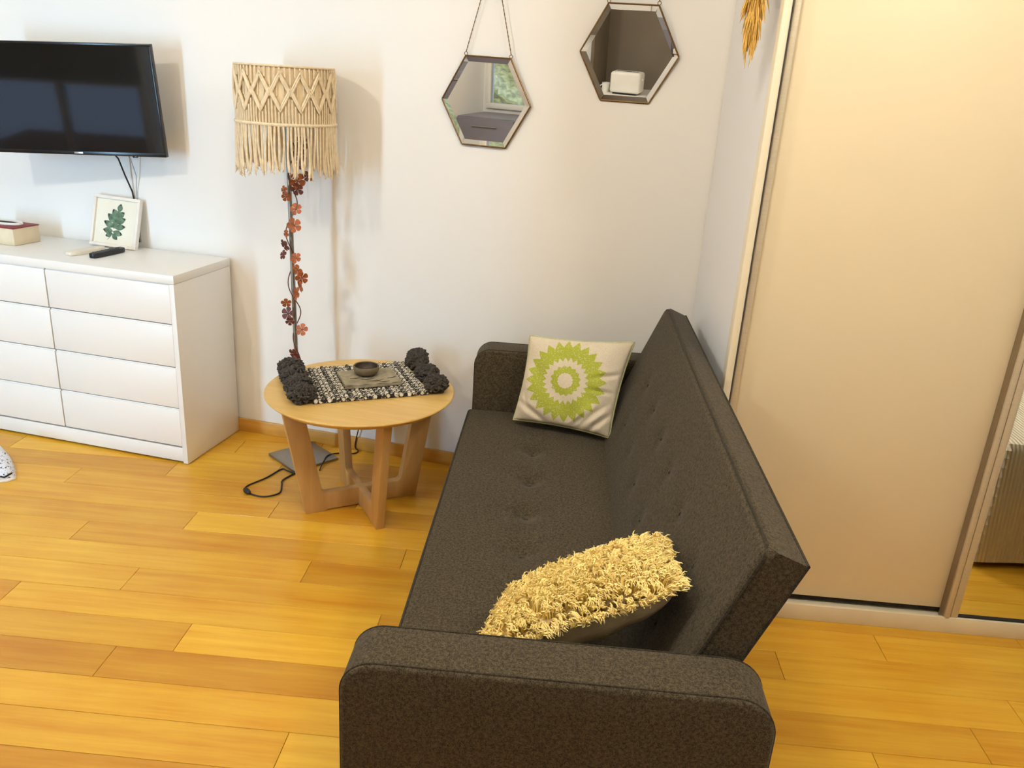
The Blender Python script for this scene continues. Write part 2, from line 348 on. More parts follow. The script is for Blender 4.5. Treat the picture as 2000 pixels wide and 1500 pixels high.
struct('ceiling', G().box(UL, UR, WALL_F, 1.25, CEIL, CEIL + .08), 'ceiling', matrix=RM, smooth=False)
def window(name, u0, u1, z0, z1, mull, wv):
    f = 0.05; g = G().box(u0, u1, -.05, .03, z0, z0 + f).box(u0, u1, -.05, .03, z1 - f, z1).box(u0, u0 + f, -.05, .03, z0 + f, z1 - f).box(u1 - f, u1, -.05, .03, z0 + f, z1 - f)
    w = struct(name, g, 'white', matrix=rotz(TH, uv(0, wv, 0)), bevel=0.004)
    n = mull + 1; ww = (u1 - u0 - 2 * f) / n
    for i in range(n):
        a = u0 + f + i * ww
        build('pane', G().box(a, a + ww, -.012, -.006, z0 + f, z1 - f), 'glass', w, smooth=False)
        if i: build('mullion', G().box(a - .03, a + .03, -.04, .02, z0 + f, z1 - f), 'white', w, bevel=.004)
    return w
window('window_1', WIN_U0, WIN_U1, WIN_Z0, WIN_Z1, 1, WALL_W)
window('window_2', *W2, 0, WALL_F)
window('added_window', *W3, 0, WALL_W)  # unseen, added as the opening for the daylight lamp
bl = thing('roller_blind', 'cream roller blind pulled halfway down the large window', 'blind', uv((WIN_U0 + WIN_U1) / 2, WALL_W + .06, 0), TH)
hw = (WIN_U1 - WIN_U0) / 2
build('fabric', G().box(-hw, hw, -.001, .001, .82, 2.18), 'blind', bl)
build('roller', G().tube([(-hw, 0, 2.20), (hw, 0, 2.20)], .025, 12), 'white', bl)
build('hem_bar', G().box(-hw, hw, -.006, .006, 0.80, 0.82), 'white', bl, bevel=.002)

# ------------------------------------------------------------------ ceiling lamps (out of frame; the globes mostly added as ambient fill)
t = thing('ceiling_lamp', 'ceiling lamp with a bare bright bulb in front of the dresser', 'lamp', (LAMP_MAIN[0], LAMP_MAIN[1], CEIL))
dz = LAMP_MAIN[2] - CEIL
build('ceiling_rose', G().lathe([(.055, 0), (.055, -.012), (.03, -.022)], 24), 'white', t)
build('socket', G().lathe([(.018, -.02), (.020, dz + .046), (.014, dz + .046)], 16), 'white', t)
build('bulb', G().sphere((0, 0, dz), .05, 12, 8), 'bulb', t)
for gi, (gp, gw) in enumerate(GLOBES):
    t = thing('globe_lamp', ('added opal globe fill lamp above the sofa', 'unseen opal globe ceiling lamp in front of the wardrobe', 'added opal globe fill lamp left of the television', 'added opal globe fill lamp by the kitchen counter')[gi],
              'lamp', (gp[0], gp[1], CEIL), 0, 'opal globe ceiling lamps')
    dz = gp[2] - CEIL
    build('ceiling_rose', G().lathe([(.07, 0), (.07, -.012), (.04, -.03)], 24), 'white', t)
    build('stem', G().tube([(0, 0, -.02), (0, 0, dz + GR - .005)], .012, 10), 'white', t)
    build('globe', G().sphere((0, 0, dz), GR, 14, 9), 'globe%d' % gi, t)

# ------------------------------------------------------------------ sliding wardrobe
wd = thing('sliding_wardrobe', 'beige sliding door wardrobe with aluminium profiles and a mirrored door', 'wardrobe', uv(0, -0.755, 0), TH)
build('side_panel', G().box(-.046, -.026, .0, .04, 0, CEIL - .002), 'closet_trim', wd, bevel=.002)
build('bottom_track', G().box(-.026, 3.1, .0, .012, 0, .058).box(-.026, 3.1, .012, .09, 0, .045), 'track', wd, bevel=.002)
build('top_track', G().box(-.026, 3.1, .0, .09, 2.5, CEIL - .002), 'track', wd, bevel=.002)
build('door_gap', G().box(-.026, 3.1, .075, .09, .045, 2.5), 'gap', wd, smooth=False)
d1 = build('door', G().box(.0, .80, .035, .060, .072, 2.5), 'closet', wd, bevel=.0015)
part(d1, 'plain beige door panel')
build('stile', G().box(-.014, .004, .022, .062, .06, 2.5), 'alu', d1, bevel=.003)
build('stile', G().box(-.026, -.014, .045, .062, .05, 2.5), 'groove', d1, smooth=False)
build('door_gap_shade', G().box(.0, .80, .040, .062, .060, .072), 'gap', d1, smooth=False)  # near-black strip stands for shade in the gap under the door
d2 = build('mirror_door', G().box(.80, 1.62, .016, .030, .062, 2.5), 'mirror', wd, smooth=False)
part(d2, 'mirrored sliding door panel')
build('stile', G().box(.764, .767, .006, .034, .05, 2.5), 'groove', d2, smooth=False)
build('stile', G().box(.767, .786, .000, .032, .05, 2.5), 'alu', d2, bevel=.004)
build('stile', G().box(.788, .812, .004, .032, .05, 2.5), 'alu', d2, bevel=.003)
build('stile', G().box(1.60, 1.64, .004, .034, .05, 2.5), 'alu', d2, bevel=.004)
build('door_gap_shade', G().box(.79, 1.62, .008, .034, .052, .062), 'gap', d2, smooth=False)  # shade below the mirrored door, made as a dark strip
d3 = build('door', G().box(1.60, 3.1, .035, .060, .072, 2.5), 'closet', wd, bevel=.0015)

# ------------------------------------------------------------------ dresser
DX1, DX0, DD, DH = -2.0067, -3.20, 0.392, 0.81
dr = thing('dresser', 'white laminate dresser with eight flat drawers under the television', 'dresser', ((DX0 + DX1) / 2, -.015 - DD / 2, 0))
hx = (DX1 - DX0) / 2; hy = DD / 2
build('top', G().box(-hx - .002, hx + .002, -hy - .001, hy, DH - .034, DH), 'white_lam', dr, bevel=.0015)
build('side_panel', G().box(hx - .022, hx, -hy, hy, .004, DH - .035), 'white_lam', dr, bevel=.001)
build('side_panel', G().box(-hx, -hx + .022, -hy, hy, .004, DH - .035), 'white_lam', dr, bevel=.001)
build('carcass', G().box(-hx + .022, hx - .022, -hy + .03, hy, .02, DH - .035), 'gap', dr, smooth=False)
build('plinth', G().box(-hx + .022, hx - .022, -hy + .004, -hy + .02, .010, .072), 'white_lam', dr, bevel=.001)
zs = [(.612, .770), (.432, .602), (.253, .422), (.080, .243)]
for z0, z1 in zs:
    for s in (-1, 1):
        x0, x1 = (-hx + .024, -.003) if s < 0 else (.003, hx - .024)
        d = build('drawer', G().box(x0, x1, -hy + .002, -hy + .022, z0, z1), 'white_lam', dr, bevel=.0015)
        build('grip_edge', G().box(x0, x1, -hy + .008, -hy + .022, z1, z1 + .005), 'white_lam', d, smooth=False)

# ------------------------------------------------------------------ television on its swivel arm
TVW, TVH = 0.735, 0.428
tv_br = Vector((-2.2, -0.12, 1.22))
tv = thing('television', 'black flat screen television on the wall above the white dresser', 'television')
rm = Matrix.Rotation(TH, 4, 'Z') @ Matrix.Rotation(radians(4.5), 4, 'X') @ Matrix.Rotation(radians(-2.0), 4, 'Y')
tv.matrix_basis = Matrix.Translation(tv_br) @ rm @ Matrix.Translation((-TVW / 2, 0, TVH / 2))
hw, hh = TVW / 2, TVH / 2
body = build('bezel', G().box(-hw, hw, .004, .022, -hh, hh).box(-hw, hw, 0, .006, -hh, -hh + .016).box(-hw, hw, 0, .006, hh - .010, hh)
             .box(-hw, -hw + .010, 0, .006, -hh + .016, hh - .010).box(hw - .010, hw, 0, .006, -hh + .016, hh - .010), 'black_gloss', tv, bevel=.002)
build('screen', G().box(-hw + .009, hw - .009, .002, .005, -hh + .015, hh - .009), 'screen', tv, smooth=False)
build('badge', G().box(-.019, .019, -.0015, .001, -hh + .004, -hh + .012), 'badge', tv, bevel=.001)
build('sensor', G().box(.225, .245, .0, .008, -hh - .005, -hh + .002), 'black_gloss', tv, bevel=.001)
build('back_housing', G().box(-.24, .24, .02, .05, -.17, .10), 'black_gloss', tv, bevel=.01)
build('swivel_arm', G().box(-.04, .04, .048, .09, -.08, .06).tube([(0, .07, 0), (0.03, .13, -.01)], .018, 8), 'dark_metal', tv, bevel=.003)
tag(build('power_cable', G().tube([(-2.48, -.10, 1.23), (-2.477, -.06, 1.19), (-2.472, -.035, 1.12), (-2.463, -.010, 1.05), (-2.459, -.005, 0.99), (-2.457, -.005, .90), (-2.457, -.004, .83)], .0035, 6), 'cable'),
    'thin black cable hanging from the television behind the leaf picture', 'cable')
tag(build('antenna_cable', G().tube([(-2.424, -.09, 1.24), (-2.424, -.05, 1.19), (-2.428, -.02, 1.12), (-2.446, -.006, 1.05), (-2.449, -.003, .95), (-2.449, -.003, .83)], .0018, 6), 'grey_cable'),
    'thin pale grey cable beside the black one below the television', 'cable')

# ------------------------------------------------------------------ leaf picture leaning on the wall
pf = thing('picture_frame', 'small pale framed print of a green leaf leaning on the wall', 'picture')
fwid, fhei = .225, .218
pf.matrix_basis = Matrix.Translation((-2.528, -.090, DH + .0045)) @ Matrix.Rotation(radians(2.2), 4, 'Z') @ Matrix.Rotation(radians(-15.5), 4, 'X') @ Matrix.Rotation(radians(2.0), 4, 'Y')
b = .013
for (x0, x1, z0, z1) in ((-fwid / 2, fwid / 2, 0, b), (-fwid / 2, fwid / 2, fhei - b, fhei), (-fwid / 2, -fwid / 2 + b, b, fhei - b), (fwid / 2 - b, fwid / 2, b, fhei - b)):
    build('frame_bar', G().box(x0, x1, -.004, .018, z0, z1), 'frame', pf, bevel=.0015)
build('print', G().box(-fwid / 2 + b, fwid / 2 - b, .006, .010, b, fhei - b), 'paper', pf, smooth=False)
rib = lambda t: (-.012 + .022 * t, .060 + .092 * t)
lobes = [(1.0, 78, .038, .015)] + [(t, a, l, w_) for t, a, l, w_ in ((lambda q: tuple((x, y, z, w * 1.4) for x, y, z, w in q))(((.72, 40, .044, .012), (.74, 122, .042, .013), (.48, 26, .054, .012), (.5, 138, .054, .013), (.26, 10, .056, .011), (.28, 156, .056, .012),
         (.08, -12, .048, .011), (.10, 178, .048, .012), (-.02, -42, .036, .010), (.0, 206, .034, .011))))] + [(.55, 78, .05, .020), (.2, 78, .06, .016)]
for i, (t0, ang, ln, wd_) in enumerate(lobes):
    a = radians(ang); ox, oz = rib(t0); pts = []
    for k in range(9):
        t = k / 8; pts.append((t * ln, wd_ * sin(pi * min(1, t ** .9)) * (0.7 + .3 * t)))
    poly = pts + [(x, -y) for x, y in pts[-2:0:-1]]
    fn = lambda x, y, t, a=a, ox=ox, oz=oz: (x * cos(a) - y * sin(a) + ox, t, x * sin(a) + y * cos(a) + oz)
    lf = build('leaf_lobe', G().prism(poly, fn, .0052 + .00005 * i, .006 + .00005 * i), 'leaf', pf, smooth=False)
    if i < 11:
        tip = [(ln * .70, wd_ * .5), (ln * .88, wd_ * .36), (ln * 1.0, 0), (ln * .88, -wd_ * .36), (ln * .80, 0)]
        build('leaf_tip', G().prism(tip, fn, .0046, .0051), 'leaf_dark', lf, smooth=False)
build('leaf_stem', G().tube([(-.012, .0055, .062), (-.018, .0055, .046), (-.032, .0055, .030)], .0009, 4), 'leaf', pf)

# ------------------------------------------------------------------ remotes, box on the dresser
def remote(name, label, p0, p1, wid, th, mat, btn):
    p0, p1 = Vector(p0), Vector(p1); c = (p0 + p1) / 2; d = p1 - p0; L = d.length
    t = thing(name, label, 'remote', (c.x, c.y, DH + .0005), atan2(d.y, d.x))
    poly = []
    for k in range(24):
        a = 2 * pi * k / 24; ca, sa = cos(a), sin(a)
        poly.append((L / 2 * math.copysign(abs(ca) ** .45, ca), wid / 2 * math.copysign(abs(sa) ** .5, sa)))
    build('body', G().prism(poly, lambda a, b, t: (a, b, t), 0, th), mat, t, bevel=.004, caps_only=True)
    for i in range(5):
        for j in (-1, 0, 1):
            if btn: build('button', G().lathe([(.0035, th - .001), (.003, th + .0015)], 8, (-L * .36 + i * L * .13, j * wid * .27, 0)), btn, t)
    build('button', G().lathe([(.009, th - .001), (.008, th + .002)], 14, (L * .32, 0, 0)), btn or mat, t)
    return t
remote('remote_control', 'black remote control lying in front of the leaf picture', (-2.462, -.30, 0), (-2.446, -.125, 0), .042, .02, 'rem_black', 'rem_black')
remote('remote_control', 'cream white remote control beside the black one on the dresser', (-2.572, -.305, 0), (-2.538, -.135, 0), .055, .016, 'rem_white', None)
bx = thing('tissue_box', 'cream box with a dark red top and a white rimmed oval opening', 'box', (-2.985, -.182, DH + .0005), radians(-4))
L2, W2, Hh = .115, .068, .075
build('body', G().box(-L2, L2, -W2, W2, 0, Hh - .004), 'box_side', bx, bevel=.003)
tp = build('lid', G().box(-L2 - .001, L2 + .001, -W2 - .001, W2 + .001, Hh - .004, Hh), 'box_top', bx, bevel=.001)
rim = [(.086 * cos(2 * pi * k / 36) - .012, .036 * sin(2 * pi * k / 36) + .01, Hh + .003) for k in range(36)]
build('opening_rim', G().tube(rim, .007, 8, True), 'white', tp)
build('opening', G().prism([(p[0] * .95, p[1] * .95) for p in rim], lambda a, b, t: (a, b, t), Hh, Hh + .002), 'gap', tp, smooth=False)

# slipper on the floor at the left edge
sl = thing('slipper', 'white and dark speckled slipper lying on the floor in front of the dresser', 'slipper', (-2.662, -.70, 0), radians(-38))
def slip(s, t):
    x = -.13 + .26 * s; w_ = .040 * (0.75 + .35 * sin(pi * s)) * (1 if s < .96 else .9); a = pi * t
    h = .020 + .036 * (1 - s) ** .6 if s > .35 else .052
    return (x, -w_ * cos(a), .008 + h * sin(a))
build('upper', G().grid(slip, 24, 14).add([slip(1, j / 14) for j in range(15)], [tuple(range(15))]), 'speckle', sl)
build('sole', G().prism([(-.135, -.032), (-.06, -.042), (.05, -.042), (.128, -.032), (.138, 0), (.128, .032), (.05, .042), (-.06, .042), (-.135, .032)], lambda a, b, t: (a, b, t), 0, .010), 'white', sl, bevel=.003, caps_only=True)
build('opening', G().tube([(.128, -.020, .026), (.132, -.006, .020), (.131, .006, .026), (.126, .022, .030)], .0035, 6), 'gap', sl)

# ------------------------------------------------------------------ floor lamp with macrame shade
LX, LY = -1.597, -.212
LT = -.010
fl = thing('floor_lamp', 'floor lamp with a cream macrame fringe shade and square steel base', 'lamp', (LX, LY, 0))
bz = build('base', G().box(-.108, .108, -.108, .108, 0, .012), 'steel', fl, bevel=.002); bz.rotation_euler = (0, 0, radians(-32)); bz.location = (-.003, .042, 0)
build('pole', G().tube([(.004, 0, .01), (LT, 0, 1.56)], .0085, 12), 'steel', fl)
build('pole_socket', G().lathe([(.014, 1.46), (.018, 1.47), (.018, 1.53), (.014, 1.54)], 16), 'gap', fl)
build('bulb', G().sphere((0, 0, 1.50), .03, 12, 8), 'white', fl)
SR, ZT, ZB, ZF = .179, 1.598, 1.402, 1.230
sh = build('shade', G().lathe([(SR - .006, ZB + .004), (SR - .006, ZT)], 64, cap=False).lathe([(SR - .0075, ZB + .004), (SR - .0075, ZT)], 64, cap=False), 'liner', fl)
ring = lambda r, z, n=64: [(r * cos(2 * pi * k / n), r * sin(2 * pi * k / n), z) for k in range(n)]
sh.location = (LT, 0, 0)
build('top_ring', G().tube(ring(SR - .002, ZT), .004, 8, True), 'cotton', sh)
build('band_cord', G().tube(ring(SR + .003, ZB), .0058, 8, True), 'cotton', sh)
for s in range(3): build('spoke', G().tube([(0, 0, ZT - .045), ((SR - .008) * cos(s * 2.094), (SR - .008) * sin(s * 2.094), ZT - .004)], .002, 6), 'dark_metal', sh)
lat = G(); N = 16
def onsh(a, z, r=SR): return (r * cos(a), r * sin(a), z)
tri01 = lambda x: 2 * abs(x - math.floor(x + .5))
for dbl in (0, 1):
    for z_top, z_bot, ph in ((ZT - .020, ZT - .086, 0.0), (ZT - .152, ZT - .086, 0.0)):
        pts = []
        for k in range(N * 10):
            x = k / 10.0; zz = z_top + (z_bot - z_top) * tri01(x) ; off = .012 * dbl * (1 if z_top > z_bot else -1)
            pts.append(onsh(2 * pi * k / (N * 10), zz - off, SR + .003))
        lat.tube(pts, .0044, 6, True)
for k in range(N * 6):
    a = 2 * pi * (k + .5) / (N * 6); x = (k + .5) / 6.0
    zt_ = ZT - .152 + .064 * tri01(x)
    lat.tube([onsh(a, zt_ - .012, SR), onsh(a + random.uniform(-.008, .008), (zt_ + ZB) / 2, SR + .001), onsh(a, ZB, SR)], .0032, 5)
for k in range(N * 4):                            # short cords at the top rim and inside the diamonds
    a = 2 * pi * k / (N * 4)
    lat.tube([onsh(a, ZT - .004, SR), onsh(a, ZT - .012 - .05 * tri01(k / 4.0), SR)], .003, 5)
for k in range(N * 3):
    a = 2 * pi * (k + .5) / (N * 3)
    lat.tube([onsh(a, ZT - .10, SR - .003), onsh(a, ZT - .055, SR - .003)], .0028, 4)
for k in (12, 13, 12.5):                         # the woven patch in the centre of the front
    pass
tag(build('macrame_lattice', lat, 'cotton', sh), kind='stuff')
fr = G(); nS = 88
for k in range(nS):
    a = 2 * pi * (k + random.uniform(-.35, .35)) / nS
    zb = ZF + random.uniform(-.012, .022); ph = random.uniform(0, 6.28); am = random.uniform(.006, .022)
    pts = []; rs = []
    for i in range(8):
        t = i / 7; pts.append(onsh(a + am * sin(ph + t * 4) * t * 1.6, ZB - (ZB - zb) * t, SR + .002 + .006 * sin(ph * 2 + t * 3) * t)); rs.append(.0041 if i < 6 else .0052 - .0008 * (i == 7))
    fr.tube(pts, rs, 6)
    for q_ in range(3):                          # frayed tip
        p = Vector(pts[-1]); fr.tube([p, p + Vector((random.uniform(-.006, .006), random.uniform(-.006, .006), -random.uniform(.006, .016)))], [.0028, .0008], 4)
tag(build('fringe', fr, 'cotton', sh), kind='stuff')
cpath = [(-1.556, -.329), (-1.60, -.315), (-1.628, -.312), (-1.646, -.404), (-1.678, -.49), (-1.668, -.53), (-1.635, -.548), (-1.573, -.551), (-1.532, -.504), (-1.556, -.44), (-1.574, -.401), (-1.562, -.336), (-1.545, -.30)]
def smoothp(pts, n=5):
    P = [Vector(p) for p in pts]; out = []
    for i in range(len(P) - 1):
        a, b, c, d = P[max(0, i - 1)], P[i], P[i + 1], P[min(len(P) - 1, i + 2)]
        for k in range(n):
            t = k / n; out.append(.5 * ((2 * b) + (c - a) * t + (2 * a - 5 * b + 4 * c - d) * t * t + (3 * b - a - 3 * c + d) * t ** 3))
    return out + [P[-1]]
cd_ = build('cord', G().tube(smoothp([(x - LX, y - LY, .0045 if k < 12 else .012) for k, (x, y) in enumerate(cpath)]), .0032, 6), 'cable', fl)
sw = build('inline_switch', G().sphere((0, 0, 0), 1, 12, 8, (.026, .012, .010)), 'cable', cd_); sw.location = (-1.652 - LX, -.541 - LY, .0102); sw.rotation_euler = (0, 0, radians(-35))
build('cord', G().tube(smoothp([(x - LX, y - LY, z) for x, y, z in [(-1.477, -.264, .004), (-1.49, -.20, .014), (-1.498, -.142, .016), (-1.478, -.083, .005), (-1.44, -.066, .004), (-1.412, -.056, .004), (-1.405, -.03, .006), (-1.426, -.018, .02), (-1.41, -.018, .10), (-1.38, -.014, .22)]]), .0028, 6), 'cable', fl)

# ------------------------------------------------------------------ garland of metal flowers wound round the pole
ga = thing('flower_garland', 'garland of copper brown metal flowers winding round the lamp pole', 'garland', (LX, LY, .45))
FL = [(-1.555, 1.196, 1.2), (-1.556, 1.165, 1.0), (-1.51, 1.216, .8), (-1.605, 1.155, .7), (-1.606, 1.13, .7), (-1.562, 1.087, .9), (-1.569, 1.026, 1.1), (-1.609, .988, .6),
      (-1.611, .946, .95), (-1.614, .907, .75), (-1.568, .896, .9), (-1.557, .854, 1.0), (-1.546, .823, 1.0), (-1.541, .794, 1.0), (-1.569, .754, 1.05), (-1.612, .717, .8),
      (-1.614, .666, 1.05), (-1.597, .642, .7), (-1.555, .605, 1.0), (-1.581, .505, 1.05), (-1.577, .477, .9), (-1.601, .46, .8), (-1.525, 1.333, 1.1), (-1.533, 1.295, 1.1), (-1.53, 1.26, .8)]
def flower_mesh():
    g = G()
    for p in range(5):
        a = 2 * pi * p / 5; prof = [(0, .0), (.006, .0035), (.013, .0085), (.020, .0105), (.025, .007), (.0265, 0)]
        vs = [(x, y, .006 * sin(x / .0265 * 2.4)) for x, y in prof] + [(x, -y, .006 * sin(x / .0265 * 2.4)) for x, y in prof[-2:0:-1]]
        vs = [(x * cos(a) - y * sin(a), x * sin(a) + y * cos(a), z) for x, y, z in vs]; n = len(vs)
        g.add(vs + [(x, y, z + .0012) for x, y, z in vs], [tuple(range(n))[::-1], tuple(range(n, 2 * n))] + [(i, (i + 1) % n, n + (i + 1) % n, n + i) for i in range(n)])
    return g.sphere((0, 0, .003), .004, 8, 5)
fbase = None; rf = random.Random(5); wire = []
for i, (x, z, s) in enumerate(FL):
    lit = i in (0, 1, 6, 10, 11, 12, 13, 14)
    fo = build('flower', flower_mesh(), 'copper' if (lit or rf.random() < .35) else 'copper_shaded', ga) if i < 2 else None
    if i < 2: fo.data.materials.clear(); fo.data.materials.append(M['copper' if i == 0 else 'copper_shaded']); src = (fo,) if i == 0 else (src[0], fo)
    else:
        fo = src[0 if (lit or rf.random() < .3) else 1].copy(); COL.objects.link(fo)
    yy = -.032 + rf.uniform(-.012, .012)
    fo.location = (x - LX, yy, z - .45); fo.scale = (s,) * 3
    fo.rotation_euler = (radians(90 + rf.uniform(-35, 25)), rf.uniform(-.6, .6), rf.uniform(-.7, .7))
wp = []
for k in range(90):
    t = k / 89; z = 1.33 - .88 * t; a = t * 26
    wp.append((.017 * cos(a) + .012 * sin(a * .37), .017 * sin(a) - .004, z - .45))
build('vine_wire', G().tube(wp, .0022, 5), 'copper_shaded', ga)

# ------------------------------------------------------------------ round table
TC = (-1.202, -.455); TR, TZ = .350, .480
tb = thing('side_table', 'round oak side table on crossed plank legs beside the sofa', 'table', (TC[0], TC[1], 0))
build('tabletop', G().lathe([(TR - .022, TZ - .024), (TR - .004, TZ - .010), (TR, TZ - .006), (TR, TZ - .003), (TR - .003, TZ)], 96), 'oak', tb)
prof = [(-.222, 0), (-.15, 0), (-.14, .006), (.14, .006), (.15, 0), (.222, 0), (.302, TZ - .025), (.225, TZ - .025), (.158, .086), (.148, .078), (-.148, .078), (-.158, .086), (-.225, TZ - .025), (-.302, TZ - .025)]
for i, a in enumerate((radians(41.6), radians(132))):
    fn = lambda x, z, t, a=a: (x * cos(a) - t * sin(a), x * sin(a) + t * cos(a), z)
    build('leg_frame', G().prism([(x_, z_ - (.0012 if (i and .07 < z_ < .09) else 0)) for x_, z_ in prof], fn, -.0155, .0155), 'oak_leg', tb, bevel=.0015, caps_only=True)

# ------------------------------------------------------------------ woven mat with tassels, slab, bowl
MA = radians(36); mt = thing('woven_mat', 'black and white woven cord mat with charcoal tassels on the table', 'mat', (-1.222, -.397, TZ), MA)
ml, mw = .212, .178; nrow = 26
for i in range(nrow):
    x = -ml + 2 * ml * (i + .5) / nrow; pts = []; rs = []
    for k in range(41):
        t = k / 40; y = -mw + 2 * mw * t; pts.append((x + .0016 * sin(k * 1.57 + i * 2), y, .0102 + .0012 * sin(k * 1.57 + i * 3.1))); rs.append(.0072 + .0011 * sin(k * 3.14 * .77 + i))
    build('woven_row', G().tube(pts, rs, 6), 'weave' if i % 3 != 2 else 'weave_dark', mt)
build('backing', G().box(-ml, ml, -mw + .004, mw - .004, .0005, .005), 'weave_dark', mt, smooth=False)
def tassel(x, y, z, s, seed):
    r = random.Random(seed); g = G(); c = Vector((x, y, z))
    g.sphere((x, y, z), .029 * s, 14, 10, (1.15, 1, .85))
    for k in range(170):                          # looped yarn ends
        d = Vector((r.gauss(0, 1), r.gauss(0, 1), r.gauss(0.3, .8))).normalized(); t = d.orthogonal().normalized(); t = (t * cos(k) + d.cross(t) * sin(k)) * r.uniform(.006, .012)
        b = c + Vector((d.x * 1.18, d.y, d.z * .88)) * .024 * s; o = Vector((d.x * 1.18, d.y, d.z * .88)) * r.uniform(.010, .016) * s
        P = [b - t, b - t * .7 + o * .7, b + o, b + t * .7 + o * .7, b + t]
        for p in P: p.z = max(p.z, .0058)
        g.tube(P, [.0042, .0046, .0046, .0046, .0042], 5)
    return build('tassel', g, 'tassel', mt)
for k, y in enumerate((-.145, -.050, .050, .140)):
    tassel(-ml - .034, y, .032, 1.15, k)
for k, y in enumerate((-.150, -.02, .115, .155)):
    tassel(ml + .036 + (.012 if k == 3 else 0), y, .031 + (.012 if k == 3 else 0), 1.1 if k < 3 else .95, 20 + k)
stn = thing('stone_slab', 'rectangular grey stone slab lying on the woven mat', 'slab', (-1.195, -.396, TZ + .0195), radians(37))
g = G()
def slabtop(s, t):
    return (-.105 + .21 * s, -.083 + .166 * t, .012 + .0015 * sin(s * 23 + t * 9) * cos(t * 17))
g.grid(slabtop, 20, 16); ed = [(-.105, -.083), (.105, -.083), (.105, .083), (-.105, .083)]
g.box(-.105, .105, -.083, .083, 0, .0105)
build('slab_body', g, 'slab', stn)
for k in range(9):
    rs_ = random.Random(k + 40); x, y = rs_.uniform(-.08, .08), rs_.uniform(-.07, .02); a = rs_.uniform(-.4, .4)
    build('vein', G().tube([(x, y, .0130), (x + .02 * cos(a), y + .02 * sin(a), .0136), (x + .042 * cos(a + .3), y + .042 * sin(a + .3), .0128)], [.0007, .0015, .0006], 5), 'bowl_in', stn)
bw = thing('bowl', 'small brown stoneware bowl standing on the stone slab', 'bowl', (-1.214, -.378, TZ + .0328))
bo = [(.030, 0), (.043, .008), (.049, .022), (.049, .033), (.047, .036), (.044, .034), (.043, .022), (.036, .010), (.001, .008)]
build('body', G().lathe(bo[:6], 36, cap=False).lathe([(.0005, 0), (.030, 0)], 36, cap=False), 'bowl', bw, merge=True)
build('inside', G().lathe(bo[5:], 36, cap=False), 'bowl_in', bw)

# ------------------------------------------------------------------ hexagonal mirrors
def hexmirror(cx, cz, R, tilt, roll, apex, label):
    t = thing('hexagonal_mirror', label, 'mirror', group='hanging hexagonal mirrors')
    t.matrix_basis = Matrix.Translation((cx, -.012, cz)) @ Matrix.Rotation(radians(roll), 4, 'Y') @ Matrix.Rotation(radians(tilt), 4, 'X')
    sz = 1.06; P = [(R * cos(pi / 3 * k), R * sin(pi / 3 * k) * sz) for k in range(6)]; q = 1 - .021 / R; Q = [(x * q, z * q) for x, z in P]
    build('backing', G().prism(P, lambda a, b, t: (a, t, b), -.001, .004), 'dark_metal', t, smooth=False)
    build('glass', G().prism(Q, lambda a, b, t: (a, t, b), -.0022, -.001), 'mirror', t, smooth=False)
    for k in range(6):
        a, b, c, d = P[k], P[(k + 1) % 6], Q[(k + 1) % 6], Q[k]
        build('bevel_facet', G().add([(a[0], -.0040, a[1]), (b[0], -.0040, b[1]), (c[0], -.0023, c[1]), (d[0], -.0023, d[1]),
              (a[0], .0005, a[1]), (b[0], .0005, b[1]), (c[0], .0005, c[1]), (d[0], .0005, d[1])], [(0, 1, 2, 3), (7, 6, 5, 4), (0, 4, 5, 1), (1, 5, 6, 2), (2, 6, 7, 3), (3, 7, 4, 0)]), 'mirror', t, smooth=False)
        build('frame_edge', G().tube([(a[0], -.002, a[1]), (b[0], -.002, b[1])], .0034, 6), 'brass', t)
    for s in (-1, 1):
        x0, z0 = s * R * .5, R * sin(pi / 3) * sz
        build('ring', G().tube([(x0 + .006 * cos(k * pi / 6), -.002, z0 + .007 + .006 * sin(k * pi / 6)) for k in range(12)], .0014, 5, True), 'brass', t)
        ch = G(); n = 46
        for k in range(n):
            t0 = k / n; t1 = (k + 1.15) / n
            a = Vector((x0 * (1 - t0), -.002 + .004 * t0, z0 + .013 + (apex - z0 - .013) * t0)); b = Vector((x0 * (1 - t1), -.002 + .004 * t1, z0 + .013 + (apex - z0 - .013) * t1))
            ch.tube([a, b], .0016 if k % 2 else .0022, 5)
        build('chain', ch, 'brass', t)
    build('hook', G().tube([(0, .010, apex), (0, -.008, apex), (0, -.012, apex + .008)], .003, 6), 'brass', t)
hexmirror(-.893, 1.5165, .1715, 1.6, .9, .50, 'lower left hexagonal mirror hanging on a long thin chain above the table')
hexmirror(-.379, 1.711, .1740, 4.2, .4, .50, 'upper right hexagonal mirror above the sofa near the room corner')

# ------------------------------------------------------------------ dried pampas plume hanging by the return wall
pm = thing('dried_plume', 'golden dried pampas plume hanging upside down by the corner', 'dried plant', uv(-.106, -.69, 1.690), TH)
g = G(); rp = random.Random(11)
for k in range(1300):
    t = rp.random() ** .8; z0 = .02 + .62 * t; a = rp.uniform(0, 2 * pi)
    rad = .012 + .054 * min(1, t * 2.6) * (1 - .35 * t); r_ = rad * rp.uniform(.25, 1)
    lean = .05 * t
    p0 = Vector((.003 * cos(a) , lean * -.3 + .004 * sin(a), z0 + .03)); p2 = Vector((r_ * cos(a), lean * -.3 + r_ * sin(a) * 1.05, z0 - rp.uniform(.015, .05)))
    p1 = (p0 + p2) / 2 + Vector((cos(a), sin(a), .4)) * .006
    g.tube([p0, p1, p2], [.0024, .0026, .0004], 4)
tag(build('plume', g, 'pampas', pm), kind='stuff')
build('stem', G().tube([(0, -.002, .05), (0, -.01, .4), (0, -.016, .84)], .003, 6), 'pampas_stem', pm)
